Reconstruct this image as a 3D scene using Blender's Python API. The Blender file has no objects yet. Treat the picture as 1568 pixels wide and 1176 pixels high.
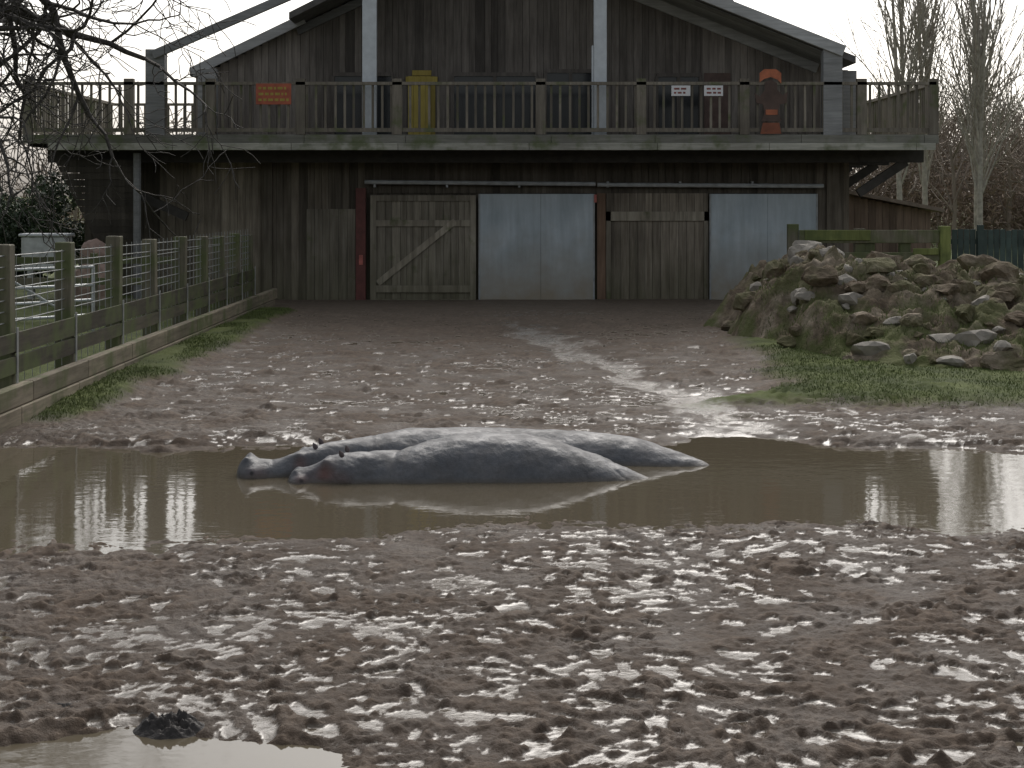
import bpy, math, random, bmesh
import numpy as np
from mathutils import Vector, Matrix
random.seed(7); rng=np.random.default_rng(7)
scene=bpy.context.scene
scene.view_settings.view_transform='Standard'
scene.view_settings.look='None'
scene.view_settings.exposure=0

# ------------------------------------------------------------ noise
TAB=rng.random((8,256,256))
def vn(x,y,s=0):
    T=TAB[s%8]
    xi=np.floor(x).astype(np.int64); yi=np.floor(y).astype(np.int64)
    fx=x-xi; fy=y-yi
    fx=fx*fx*fx*(fx*(fx*6-15)+10); fy=fy*fy*fy*(fy*(fy*6-15)+10)
    xi=xi+s*37; yi=yi+s*91
    a=T[xi&255,yi&255]; b=T[(xi+1)&255,yi&255]; c=T[xi&255,(yi+1)&255]; d=T[(xi+1)&255,(yi+1)&255]
    return (a*(1-fx)+b*fx)*(1-fy)+(c*(1-fx)+d*fx)*fy
def rot(x,y,a):
    c,s=math.cos(a),math.sin(a); return x*c-y*s, x*s+y*c
def fbm(x,y,o=4,s=0,g=.5):
    t=0;a=1;n=0
    for i in range(o):
        rx,ry=rot(x,y,.7*i+.3)
        t=t+a*(vn(rx*2.03**i+11.3*i,ry*2.03**i+5.1*i,s+i)*2-1); n+=a; a*=g
    return t/n
def sstep(a,b,x):
    t=np.clip((x-a)/(b-a),0,1); return t*t*(3-2*t)

# ------------------------------------------------------------ materials
def newmat(name):
    m=bpy.data.materials.new(name); m.use_nodes=True
    nt=m.node_tree; b=nt.nodes['Principled BSDF']
    return m,nt,b
def N(nt,t,**k):
    n=nt.nodes.new(t)
    for a,v in k.items(): setattr(n,a,v)
    return n
def ramp(nt,fac,stops):
    r=N(nt,'ShaderNodeValToRGB')
    e=r.color_ramp.elements
    while len(e)<len(stops): e.new(.5)
    for i,(p,c) in enumerate(stops):
        e[i].position=p; e[i].color=(*c,1) if len(c)==3 else c
    nt.links.new(fac,r.inputs[0]); return r.outputs[0]
def noise(nt,scale,detail=4,vec=None,rough=.55,mapscale=None):
    n=N(nt,'ShaderNodeTexNoise'); n.inputs['Scale'].default_value=scale
    n.inputs['Detail'].default_value=min(detail,4); n.inputs['Roughness'].default_value=rough
    tc=N(nt,'ShaderNodeTexCoord'); mp=N(nt,'ShaderNodeMapping')
    nt.links.new(tc.outputs['Object'],mp.inputs[0])
    if mapscale: mp.inputs['Scale'].default_value=mapscale
    nt.links.new(mp.outputs[0],n.inputs['Vector'])
    return n.outputs['Fac']
def mix(nt,fac,a,b,bt='MIX'):
    m=N(nt,'ShaderNodeMix',data_type='RGBA',blend_type=bt)
    for inp,v in ((m.inputs[0],fac),(m.inputs[6],a),(m.inputs[7],b)):
        if isinstance(v,bpy.types.NodeSocket): nt.links.new(v,inp)
        elif isinstance(v,(int,float)): inp.default_value=v
        else: inp.default_value=(*v,1)
    return m.outputs[2]
def bump(nt,b,h,strength,dist):
    n=N(nt,'ShaderNodeBump'); n.inputs['Strength'].default_value=strength; n.inputs['Distance'].default_value=dist
    nt.links.new(h,n.inputs['Height']); nt.links.new(n.outputs[0],b.inputs['Normal']); return n
def attr(nt,name='Col'):
    return N(nt,'ShaderNodeAttribute',attribute_name=name)

def wood(name,c1,c2,moss=0.0,axis='Z',rough=.8,grime=False):
    m,nt,b=newmat(name)
    ms={'Z':(9,9,.7),'X':(.7,9,9),'Y':(9,.7,9)}[axis]
    g=noise(nt,1.6,4,mapscale=ms,rough=.7)
    col=ramp(nt,g,[(.3,c1),(.7,c2)])
    big=noise(nt,.9,3)
    col=mix(nt,.55,col,ramp(nt,big,[(.3,(.55,.53,.51)),(.7,(1.2,1.2,1.2))]),'MULTIPLY')
    a=attr(nt); col=mix(nt,1.0,col,a.outputs['Color'],'MULTIPLY')
    if moss>0:
        mo=noise(nt,2.3,4)
        f=ramp(nt,mo,[(.62-moss*.35,(0,0,0)),(.75-moss*.2,(.8,.8,.8))])
        col=mix(nt,f,col,(.10,.125,.045))
    if grime:   # algae and splashed dirt rising from the foot, water streaks down the boards
        tc=N(nt,'ShaderNodeTexCoord'); sp=N(nt,'ShaderNodeSeparateXYZ'); nt.links.new(tc.outputs['Object'],sp.inputs[0])
        ad=N(nt,'ShaderNodeMath',operation='MULTIPLY_ADD'); nt.links.new(noise(nt,1.7,4,mapscale=(2,2,.6)),ad.inputs[0]); ad.inputs[1].default_value=2.2; nt.links.new(sp.outputs['Z'],ad.inputs[2])
        mr=N(nt,'ShaderNodeMapRange'); mr.inputs[1].default_value=1.0; mr.inputs[2].default_value=2.6; mr.inputs[3].default_value=.65; mr.inputs[4].default_value=0
        nt.links.new(ad.outputs[0],mr.inputs[0]); col=mix(nt,mr.outputs[0],col,(.115,.112,.062))
        col=mix(nt,.5,col,ramp(nt,noise(nt,2.6,4,mapscale=(3,3,.18)),[(.38,(.45,.43,.4)),(.58,(1.1,1.1,1.1))]),'MULTIPLY')
    nt.links.new(col,b.inputs['Base Color']); b.inputs['Roughness'].default_value=rough
    b.inputs['Specular IOR Level'].default_value=.3
    return m
def plain(name,col,rough=.6,metal=0,var=.25,scale=6,bmp=.0):
    m,nt,b=newmat(name)
    n=noise(nt,scale,4)
    c=ramp(nt,n,[(.3,tuple(x*(1-var) for x in col)),(.7,tuple(x*(1+var) for x in col))])
    a=attr(nt); c=mix(nt,1.0,c,a.outputs['Color'],'MULTIPLY')
    nt.links.new(c,b.inputs['Base Color']); b.inputs['Roughness'].default_value=rough; b.inputs['Metallic'].default_value=metal
    if bmp: bump(nt,b,n,bmp,.02)
    return m
M_barn=wood('barn_boards',(.20,.17,.13),(.37,.325,.26),grime=True)  # barn woods from here lightened and greyed so their colour carries veiling haze
M_barnup=wood('barn_upper_boards',(.105,.093,.081),(.20,.18,.158))
M_barnlight=wood('weathered_boards',(.29,.26,.20),(.48,.435,.35),moss=.1,grime=True)
M_grey=wood('grey_timber',(.24,.24,.20),(.41,.40,.345),axis='X',moss=.42)
M_greyy=wood('grey_roof_timber',(.27,.275,.27),(.45,.455,.45),axis='X')
M_rail=wood('rail_timber',(.15,.132,.105),(.29,.26,.21),moss=.25)
M_red=plain('red_brown_paint',(.24,.07,.055),.6)
M_dark=plain('dark_timber',(.055,.05,.043),.8)
M_fence=wood('fence_timber',(.10,.092,.065),(.22,.20,.145),moss=.65)
M_fencey=wood('fence_rails',(.09,.08,.058),(.20,.175,.125),moss=.5,axis='Y')
M_sleep=wood('sleepers',(.15,.125,.09),(.32,.275,.20),moss=.4,axis='Y')
M_greenwood=wood('mossy_timber',(.14,.165,.05),(.26,.29,.10),moss=.3)
M_pipe=plain('pale_painted_steel',(.62,.66,.68),.5,var=.1)
M_galv=plain('galvanised_steel',(.50,.52,.52),.4,.3,var=.2)
M_wire=plain('wire',(.33,.34,.33),.45,.5)
M_yellow=wood('yellow_paint',(.42,.33,.07),(.60,.48,.14))
M_orange=plain('orange_sign',(.46,.14,.06),.5)
M_redsign=plain('red_sign',(.40,.10,.05),.5)
M_white=plain('white_notice',(.75,.75,.75),.5,var=.05)
M_bark=plain('bark',(.075,.068,.06),.9,var=.5,scale=9)
M_bark2=plain('pale_bark',(.40,.365,.31),.9,var=.3)
M_twigs=plain('distant_twigs',(.26,.215,.17),.95,var=.3,scale=.3)  # brightened so the twig colour itself carries distance haze
M_rock=plain('rock',(.26,.235,.195),.8,var=.35,scale=5,bmp=.6)
M_roof=plain('roof_felt',(.12,.115,.11),.8)
M_greenfence=plain('green_panel',(.05,.078,.068),.6)
M_pink=plain('pinkish_boulder',(.38,.27,.22),.8)
M_glass,nt,b=newmat('dark_glass'); b.inputs['Roughness'].default_value=.15; b.inputs['Base Color'].default_value=(.03,.032,.034,1)
M_sheet,nt,b=newmat('galvanised_sheet')
n1=noise(nt,1.3,4); c=ramp(nt,n1,[(.3,(.40,.465,.50)),(.75,(.54,.60,.63))])
st=noise(nt,3,4,mapscale=(3,3,.35)); c=mix(nt,.45,c,ramp(nt,st,[(.3,(.6,.62,.6)),(.7,(1.1,1.1,1.1))]),'MULTIPLY')
tc=N(nt,'ShaderNodeTexCoord'); sp=N(nt,'ShaderNodeSeparateXYZ'); nt.links.new(tc.outputs['Object'],sp.inputs[0])
ad=N(nt,'ShaderNodeMath',operation='MULTIPLY_ADD'); nt.links.new(noise(nt,2.5,4),ad.inputs[0]); ad.inputs[1].default_value=1.3; nt.links.new(sp.outputs['Z'],ad.inputs[2])
mr=N(nt,'ShaderNodeMapRange'); mr.inputs[1].default_value=.7; mr.inputs[2].default_value=2.5; mr.inputs[3].default_value=1; mr.inputs[4].default_value=0
nt.links.new(ad.outputs[0],mr.inputs[0])
c=mix(nt,mr.outputs[0],c,(.28,.245,.185)); nt.links.new(c,b.inputs['Base Color'])
b.inputs['Roughness'].default_value=.5; bump(nt,b,n1,.3,.02)

# ------------------------------------------------------------ mesh builder
class MB:
    def __init__(s): s.v=[];s.f=[];s.c=[]
    def _add(s,vs,fs,sh):
        o=len(s.v); s.v+=vs; s.f+=[tuple(i+o for i in f) for f in fs]; s.c+=[sh]*len(vs)
    def box(s,x0,x1,y0,y1,z0,z1,sh=None):
        if sh is None: sh=random.uniform(.75,1.2)
        vs=[(x,y,z) for z in (z0,z1) for y in (y0,y1) for x in (x0,x1)]
        s._add(vs,[(0,2,3,1),(4,5,7,6),(0,1,5,4),(2,6,7,3),(0,4,6,2),(1,3,7,5)],sh)
    def beam(s,p,q,w,h,sh=None):
        if sh is None: sh=random.uniform(.8,1.15)
        p=Vector(p);q=Vector(q); d=(q-p).normalized()
        up=Vector((0,0,1)) if abs(d.z)<.98 else Vector((0,1,0))
        a=d.cross(up).normalized()*w/2; b=a.cross(d).normalized()*h/2
        vs=[tuple(e+i*a+j*b) for e in (p,q) for i,j in ((-1,-1),(1,-1),(1,1),(-1,1))]
        s._add(vs,[(0,1,2,3),(7,6,5,4),(0,4,5,1),(1,5,6,2),(2,6,7,3),(3,7,4,0)],sh)
    def tube(s,p,q,r0,r1=None,n=8,sh=1.0):
        r1=r0 if r1 is None else r1
        p=Vector(p);q=Vector(q); d=(q-p).normalized()
        up=Vector((0,0,1)) if abs(d.z)<.98 else Vector((0,1,0))
        a=d.cross(up).normalized(); b=a.cross(d).normalized()
        vs=[tuple(e+r*(math.cos(t)*a+math.sin(t)*b)) for e,r in ((p,r0),(q,r1)) for t in [2*math.pi*i/n for i in range(n)]]
        fs=[(i,(i+1)%n,n+(i+1)%n,n+i) for i in range(n)]+[tuple(range(n))[::-1],tuple(range(n,2*n))]
        s._add(vs,fs,sh)
    def poly(s,pts,y0,y1,sh=1.0):
        n=len(pts); vs=[(x,y0,z) for x,z in pts]+[(x,y1,z) for x,z in pts]
        s._add(vs,[tuple(range(n)),tuple(range(n,2*n))[::-1]]+[(i,n+i,n+(i+1)%n,(i+1)%n) for i in range(n)],sh)
    def prism8(s,vs,sh=1.0):
        s._add([tuple(v) for v in vs],[(0,1,2,3),(7,6,5,4),(0,4,5,1),(1,5,6,2),(2,6,7,3),(3,7,4,0)],sh)
    def obj(s,name,mat,parent=None,bev=0):
        me=bpy.data.meshes.new(name); me.from_pydata(s.v,[],s.f); me.update()
        setcol(me,np.repeat(np.array(s.c,dtype=np.float32)[:,None],3,1))
        me.materials.append(mat); o=bpy.data.objects.new(name,me); scene.collection.objects.link(o)
        if parent: o.parent=parent
        if bev:
            md=o.modifiers.new('bevel','BEVEL'); md.width=bev; md.segments=1; md.limit_method='ANGLE'
        return o
def setcol(me,rgb,name='Col'):
    a=me.color_attributes.new(name,'FLOAT_COLOR','POINT')
    d=np.ones((len(rgb),4),dtype=np.float32); d[:,:3]=rgb
    a.data.foreach_set('color',d.ravel())
def npmesh(name,V,F,mat,rgb=None,smooth=False,parent=None):
    me=bpy.data.meshes.new(name); V=np.asarray(V,dtype=np.float32); F=np.asarray(F,dtype=np.int32)
    k=F.shape[1]
    me.vertices.add(len(V)); me.vertices.foreach_set('co',V.ravel())
    me.loops.add(F.size); me.loops.foreach_set('vertex_index',F.ravel())
    me.polygons.add(len(F)); me.polygons.foreach_set('loop_start',np.arange(len(F),dtype=np.int32)*k)
    me.polygons.foreach_set('loop_total',np.full(len(F),k,dtype=np.int32))
    me.update(); me.validate()
    if rgb is None: rgb=np.ones((len(V),3))
    setcol(me,rgb); me.materials.append(mat)
    me.polygons.foreach_set('use_smooth',np.full(len(me.polygons),smooth))
    o=bpy.data.objects.new(name,me); scene.collection.objects.link(o)
    if parent: o.parent=parent
    return o
def gridfaces(nr,nc):
    i=np.arange(nr-1)[:,None]*nc+np.arange(nc-1)[None,:]
    return np.stack([i,i+1,i+nc+1,i+nc],-1).reshape(-1,4)
def empty(name):
    o=bpy.data.objects.new(name,None); scene.collection.objects.link(o); return o

# ------------------------------------------------------------ camera
EYE=2.52; FOC=2400.0
cam=bpy.data.cameras.new('camera'); co=bpy.data.objects.new('camera',cam); scene.collection.objects.link(co)
co.location=(0,0,EYE); co.rotation_euler=(math.radians(90),0,0)
cam.sensor_width=36; cam.lens=36*FOC/1568; cam.shift_y=-282/1568; cam.clip_end=3000; cam.clip_start=.1
scene.camera=co
# image pixel coordinates -> metres for a vertical plane at distance Y
def E(a,b,Y): return ((a-784)*Y/FOC, EYE-(b-306)*Y/FOC)
def EX(a,Y): return (a-784)*Y/FOC
def EZ(b,Y): return EYE-(b-306)*Y/FOC

# ------------------------------------------------------------ world
w=bpy.data.worlds.new('World'); scene.world=w; w.use_nodes=True
nt=w.node_tree; bg=nt.nodes['Background']
sky=N(nt,'ShaderNodeTexSky',sky_type='NISHITA'); sky.sun_disc=False
SE,SR=math.radians(40),math.radians(6)
sky.sun_elevation=SE; sky.sun_rotation=SR; sky.air_density=1.1; sky.dust_density=4.5; sky.ozone_density=1
hs=N(nt,'ShaderNodeHueSaturation'); hs.inputs['Saturation'].default_value=.3
nt.links.new(sky.outputs[0],hs.inputs['Color']); nt.links.new(hs.outputs[0],bg.inputs['Color'])
bg.inputs['Strength'].default_value=.15
sl=bpy.data.lights.new('sun','SUN'); sl.energy=.5; sl.angle=math.radians(26); sl.color=(1,.95,.88)
so=bpy.data.objects.new('sun',sl); scene.collection.objects.link(so)
d=Vector((math.sin(SR)*math.cos(SE),math.cos(SR)*math.cos(SE),math.sin(SE)))
so.rotation_euler=d.to_track_quat('Z','Y').to_euler()

# ------------------------------------------------------------ terrain
ys=[-60,-25,-8,0,3.0]; y=4.6
while y<46: ys.append(y); y+=max(.010,.0020*y*max(1,y/14)) if y>6.2 else .03
ys+=[50,56,65,80,110,160,260,450,900]
ys=np.array(ys); NC=780
t=np.linspace(-1,1,NC)
sc=np.clip(ys,4.6,46)*.36+1.3
outer=np.array([1,3,7,15,40,110,300,800])
X=sc[:,None]*t[None,:]
X=np.concatenate([-(sc[:,None]+outer[::-1][None,:]),X,sc[:,None]+outer[None,:]],1)
Y=np.repeat(ys[:,None],X.shape[1],1)
wx=X+.35*fbm(X*1.1,Y*1.1,3,1); wy=Y+.35*fbm(X*1.1+40,Y*1.1,3,2)
yb=np.interp(wx,[-14,-4.9,-3.6,-2.5,1.5,2.2,2.7,3.4,5.2,9],[15.9,15.9,15.6,15.9,16.1,16.6,16.5,15.9,15.3,15.2])
yf=np.interp(wx,[-14,-4,-2.6,-1.3,-.6,0,1.2,2.3,4,9],[11.2,11.5,11.55,11.75,12.25,12.3,12.3,12.2,12.2,12.5])
dd=np.minimum(wy-yf,yb-wy)
land=.036+.018*fbm(X*.55,Y*.55,3,3)
land=np.where(Y>16,land+.03+.05*sstep(17,26,Y),land)
base=np.where(dd>0,-.22*sstep(0,1.0,dd)-.01, land*sstep(0,.55,-dd)-.008)
def blob(cx,cy,rx,ry): return np.exp(-(((wx-cx)/rx)**2+((wy-cy)/ry)**2))
rx=np.interp(Y,[16,17,18.5,19.8,21,22.5,25.8,30],[2.35,2.45,2.15,2.35,1.75,1.65,.75,.3])+.25*fbm(X*0+3.1,Y*.9,2,1)
wdt=np.interp(Y,[16,18,20,22,26,30],[.8,.55,.55,.30,.6,.8])
run=np.exp(-((wx-rx)/wdt)**2)*sstep(15.5,16.5,Y)*(1-sstep(28,32,Y))
base=base-run*np.maximum(base-.012,0)*.9
pud=sstep(.0,.35,(7.42-.03*(wx+2))-wy)*sstep(0,.6,-.45-wx)
base=base*(1-pud)-.07*pud
base-=.022*blob(-3.6,10,1.3,1.3)+.018*blob(3.0,8.4,1.3,.9)+.015*blob(1.2,10.4,1.6,.8)+.02*blob(-3.2,8.8,.8,.6)+.02*blob(2.4,7.2,.5,.25)+.02*blob(-2.4,9.6,.4,.25)
amp=np.interp(Y,[4,15,20,30,35,40],[1,1,1.1,1.0,.8,.05])
amp=amp*np.where(np.abs(X)>13,.3,1)
inpool=np.maximum(sstep(0,.5,dd),pud); amp=amp*(1-.6*inpool)*(1-.4*run)
n2=fbm(X*2.4,Y*2.4,3,4); n3=fbm(wx*6.5,wy*6.5,3,5)
n5=fbm(X*24,Y*24,3,7,.65); n6=fbm(wx*13,wy*13,3,2)
fade=np.interp(Y,[6,16,30],[1,.8,.25])
patch=sstep(-.35,.4,fbm(X*.9+9,Y*.9,2,2))
rel=.013*n2+.012*n3*(.5+.8*patch)+.015*n6*(.5+.7*patch)+.011*n5*fade
# hoof prints and kicked-up lumps pressed into the mud one by one
def stamp(cx,cy,r,dep,asp,ang,rim):
    i0,i1=np.searchsorted(ys,[cy-r*2.2,cy+r*2.2])
    if i1-i0<2: return
    s_=np.interp(cy,ys,sc); c0=int((cx-r*2.4)/s_*(NC-1)/2+(NC-1)/2)+8; c1=int((cx+r*2.4)/s_*(NC-1)/2+(NC-1)/2)+10
    c0=max(c0,0); c1=min(c1,X.shape[1])
    if c1-c0<2: return
    xx=wx[i0:i1,c0:c1]*.35+X[i0:i1,c0:c1]*.65-cx; yy=wy[i0:i1,c0:c1]*.35+Y[i0:i1,c0:c1]*.65-cy
    ca,sa=math.cos(ang),math.sin(ang); u=(xx*ca+yy*sa)/(r*asp); v=(-xx*sa+yy*ca)/r
    R2=u*u+v*v; R2=R2*(1+.35*np.sin(3*np.arctan2(v,u)+ang*5))+.7*n6[i0:i1,c0:c1]
    rel[i0:i1,c0:c1]+= -dep*np.exp(-np.maximum(R2,0)**2*1.3)+rim*np.exp(-((np.sqrt(np.maximum(R2,0))-1.25)/.4)**2)
for i in range(2700):
    if i<1200: cy=random.uniform(6.3,12.6); cx=random.uniform(-.4,.4)*cy
    else: cy=random.uniform(15.5,34); cx=random.uniform(-5,5.5)
    r=random.uniform(.04,.10)*(1 if cy<14 else 1.4)
    stamp(cx,cy,r,random.uniform(.006,.024),random.uniform(.8,1.5),random.random()*6.28,random.uniform(.003,.013))
for i in range(6800):
    if i<4600: cy=6.2+6.4*random.random()**1.3; cx=random.uniform(-.4,.4)*cy; r=random.uniform(.010,.036)
    else: cy=random.uniform(15.5,33); cx=random.uniform(-5,5.5); r=random.uniform(.035,.09)
    if vn(np.array(cx*1.1),np.array(cy*1.1),3)<.42: continue
    stamp(cx,cy,r,-random.uniform(.15,.42)*r,random.uniform(.9,2.2),random.gauss(0,.6),0)
rel=amp*rel
gl=(1-sstep(-5.0,-4.45,wx))*sstep(16.8,18.2,Y)*(1-sstep(33,35.5,Y))
gl=np.maximum(gl,(1-sstep(-6.6,-6,X))*sstep(14,16,Y))
gr=sstep(3.2,4.3,wx-.05*(Y-24)+np.where(Y<20,(20-Y)*1.2,0))*sstep(17.8,19.2,wy)*(1-sstep(26,29,Y))
far=np.maximum(sstep(40,44,Y),sstep(10,13,np.abs(X))*sstep(14,18,Y))
grass=np.clip(np.maximum(np.maximum(gl,gr),far),0,1)
lev=base+amp*(.011*fbm(X*.8+3,Y*.8,2,6)-.0075-.004*sstep(16,20,Y))+.008*run
lev=lev-.05*grass
h0=base+rel
film=sstep(.001,-.002,h0-lev)*(1-grass)*(1-sstep(32,36,Y))
h=np.where(h0<lev,lev+(h0-lev)*.10,h0)
h=np.where(dd>.3,h0,h)
h=h+.10*gl*sstep(16.5,20,Y)+.10*gr+.06*far
h=np.where((Y<4.6)|(np.abs(X)>9+Y*.1),np.maximum(h,.03),h)
h=h+sstep(60,300,Y)*3.0
damp=(1-sstep(-.005,.03,h-lev))*(1-grass)
wet=np.clip(film,0,1)*(1-grass)
V=np.stack([X,Y,h],-1).reshape(-1,3)
rgb=np.stack([grass,wet,damp],-1).reshape(-1,3)
yard=sstep(24,34,Y)
M_mud,nt,b=newmat('wet_mud')
a=attr(nt); sp=N(nt,'ShaderNodeSeparateColor'); nt.links.new(a.outputs['Color'],sp.inputs[0])
a2=attr(nt,'Run'); sp2=N(nt,'ShaderNodeSeparateColor'); nt.links.new(a2.outputs['Color'],sp2.inputs[0])
m1=noise(nt,1.4,4); m2=noise(nt,14,4)
c=ramp(nt,m1,[(.3,(.074,.051,.034)),(.7,(.135,.098,.070))])
c=mix(nt,.7,c,ramp(nt,m2,[(.3,(.5,.5,.5)),(.7,(1.35,1.35,1.35))]),'MULTIPLY')
c=mix(nt,sp.outputs[2],c,(.058,.040,.027))
c=mix(nt,sp.outputs[1],c,(.095,.073,.050))
c=mix(nt,sp2.outputs[1],c,mix(nt,.6,(.29,.24,.185),ramp(nt,m2,[(.3,(.4,.4,.4)),(.7,(1.2,1.2,1.2))]),'MULTIPLY'))
c=mix(nt,sp2.outputs[0],c,(.36,.33,.29))  # silty runoff, colour lightened further to stand in for sky glare
gm=N(nt,'ShaderNodeMath',operation='MULTIPLY_ADD'); nt.links.new(m2,gm.inputs[0]); gm.inputs[1].default_value=1.2
ga=N(nt,'ShaderNodeMath',operation='MULTIPLY_ADD'); nt.links.new(sp.outputs[0],ga.inputs[0]); ga.inputs[1].default_value=1.5; ga.inputs[2].default_value=-.95
nt.links.new(ga.outputs[0],gm.inputs[2]); gm.use_clamp=True
c=mix(nt,gm.outputs[0],c,ramp(nt,m1,[(.3,(.055,.072,.022)),(.7,(.12,.145,.042))])); nt.links.new(c,b.inputs['Base Color'])
r1=ramp(nt,m1,[(.3,(.55,)*3),(.65,(.82,)*3)])
r2=mix(nt,sp.outputs[1],r1,(.11,.11,.11)); r2=mix(nt,sp2.outputs[0],r2,(.13,.13,.13)); r2=mix(nt,gm.outputs[0],r2,(.9,.9,.9)); nt.links.new(r2,b.inputs['Roughness'])
si=N(nt,'ShaderNodeMapRange'); si.inputs[3].default_value=.24; si.inputs[4].default_value=.42
nt.links.new(sp.outputs[1],si.inputs[0]); sa_=N(nt,'ShaderNodeMath',operation='MULTIPLY_ADD'); nt.links.new(sp2.outputs[0],sa_.inputs[0]); sa_.inputs[1].default_value=.35; nt.links.new(si.outputs[0],sa_.inputs[2])
nt.links.new(sa_.outputs[0],b.inputs['Specular IOR Level'])
bn=bump(nt,b,noise(nt,38,4,rough=.7),.6,.02)
ms_=N(nt,'ShaderNodeMapRange'); nt.links.new(sp.outputs[1],ms_.inputs[0]); ms_.inputs[3].default_value=.8; ms_.inputs[4].default_value=.16
ma=N(nt,'ShaderNodeMath',operation='MULTIPLY_ADD'); nt.links.new(sp2.outputs[0],ma.inputs[0]); ma.inputs[1].default_value=.3; nt.links.new(ms_.outputs[0],ma.inputs[2])
nt.links.new(ma.outputs[0],bn.inputs['Strength'])
g_=npmesh('mud_ground',V,gridfaces(*X.shape),M_mud,rgb,True)
runc=sstep(.35,.8,run+.55*fbm(X*2.2,Y*1.1,4,4))*(1-.85*sstep(-.004,.014,rel+.01*n3))
setcol(g_.data,np.stack([runc*.9,yard*(1-grass)*.5,run*0],-1).reshape(-1,3),'Run')

M_water,nt,b=newmat('muddy_water')
b.inputs['Base Color'].default_value=(.120,.100,.068,1)
b.inputs['Roughness'].default_value=.05; b.inputs['IOR'].default_value=1.33
bump(nt,b,noise(nt,3.5,3,mapscale=(1,1.6,1)),.09,.02)
npmesh('pool_water',[(-14,3.2,0),(14,3.2,0),(14,30,0),(-14,30,0)],[(0,1,2,3)],M_water)

def lump(name,cx,cy,rx,ry,hz,mat,n=60,seed=0,rgbv=(0,0,.4),rough=.5):
    u=np.linspace(-1,1,n); A,B=np.meshgrid(u,u); R=np.sqrt(A*A+B*B)
    H=hz*np.clip(1-R**2,-.3,1)*(1+rough*fbm(A*3+seed,B*3,4,3,.6))+hz*.5*np.abs(fbm(A*7+seed,B*7,3,2))*np.clip(1.1-R,0,1)
    V=np.stack([cx+rx*A,cy+ry*B,H-.01],-1).reshape(-1,3)
    return npmesh(name,V,gridfaces(n,n),mat,np.tile([rgbv],(n*n,1)),True)
M_peat=plain('dark_peat',(.025,.02,.016),.6,var=.4,scale=20,bmp=.8)
lump('peat_clump',-1.62,7.45,.19,.14,.07,M_peat,seed=3,rgbv=(1,1,1),rough=1)
lump('peat_clump',-2.2,7.72,.25,.07,.035,M_peat,seed=8,rgbv=(1,1,1),rough=1)

def blades(name,n,fn,col,hmin,hmax,wd=.006):
    P=[];
    while len(P)<n:
        p=fn()
        if p is not None: P.append(p)
    P=np.array(P); a=rng.random(n)*6.28; hh=hmin+(hmax-hmin)*rng.random(n); l=(rng.random((n,2))-.5)*hh[:,None]*1.2
    dx=np.stack([np.cos(a),np.sin(a),np.zeros(n)],1)*wd
    tip=P+np.concatenate([l,hh[:,None]],1)
    V=np.stack([P-dx,P+dx,tip],1).reshape(-1,3); F=np.arange(3*n).reshape(-1,3)
    s=np.repeat(.6+.8*rng.random(n),3)
    return npmesh(name,V,F,col,np.stack([s,s,s],1))
M_grass=plain('grass_blades',(.11,.14,.038),.8,var=.3,scale=3)
def gat(xx,yy):
    j=min(np.searchsorted(ys,yy),len(ys)-1); ci=np.argmin(np.abs(X[j]-xx)); return h[j,ci],grass[j,ci]
def gL():
    yy=random.uniform(17,34); xx=random.uniform(-5.4,-4.4); z,g=gat(xx,yy)
    return (xx,yy,z-.01) if g>.35+.5*random.random() and vn(np.array(xx*1.7),np.array(yy*.9),2)>.25+.3*random.random() else None
def gR():
    yy=random.uniform(18.0,25); xx=random.uniform(3.2,9); z,g=gat(xx,yy)
    return (xx,yy,z-.01) if g>.3+.5*random.random() and vn(np.array(xx*.9),np.array(yy*.9),5)>.1+.3*random.random() else None
blades('grass_verge',14000,gL,M_grass,.015,.05)
blades('grass_verge',34000,gR,M_grass,.015,.05)

# ------------------------------------------------------------ dirt mound
n=320
xs=np.linspace(3.4,13,n); yy_=np.linspace(19.2,33,n); A,B=np.meshgrid(xs,yy_)
wa=A+.5*fbm(A*.8,B*.8,3,2); wb=B+.5*fbm(A*.8+7,B*.8,3,4)
front=np.interp(wa,[3.6,4.1,4.8,6,8,13],[27,24.0,21.4,20.6,20.2,20])
prof=sstep(0,1,(wb-front)/5.5)*(1-sstep(30.5,32.8,wb))*sstep(3.5,5.0,wa)
top=np.interp(A,[3.6,4.4,5.6,6.3,7.6,9.2,13],[.5,1.0,1.3,1.1,1.05,.9,.8])
clod=1-np.abs(fbm(A*1.9,B*1.9,2,1))*2.2
H=prof*top*(1+.25*fbm(A*1.3,B*1.3,3,6))+prof**.5*(.16*clod+.13*np.abs(fbm(A*4,B*4,3,3))+.09*fbm(A*10,B*10,3,2))-.05
H+=-.15*(1-sstep(0,.12,prof))+.08
M_mound,nt,b=newmat('mound_soil')
a=attr(nt)
c=ramp(nt,noise(nt,1.7,4),[(.3,(.115,.084,.056)),(.52,(.20,.16,.112)),(.72,(.34,.285,.215))])
c=mix(nt,.7,c,ramp(nt,noise(nt,9,4),[(.3,(.45,.45,.45)),(.7,(1.35,1.35,1.35))]),'MULTIPLY')
gf=ramp(nt,noise(nt,1.5,4),[(.42,(0,0,0)),(.56,(.85,.85,.85))]); gf=mix(nt,1.0,gf,a.outputs['Color'],'MULTIPLY')
c=mix(nt,gf,c,(.10,.118,.040)); nt.links.new(c,b.inputs['Base Color']); b.inputs['Roughness'].default_value=.95
b.inputs['Specular IOR Level'].default_value=.2
bump(nt,b,noise(nt,14,4,rough=.7),.9,.05)
gq=np.clip(1.3-H*.6,0.25,1).reshape(-1)
npmesh('dirt_mound',np.stack([A,B,H],-1).reshape(-1,3),gridfaces(n,n),M_mound,np.stack([gq]*3,1),True)
def mz(x,y): return H[np.argmin(np.abs(yy_-y)),np.argmin(np.abs(xs-x))]
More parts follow.
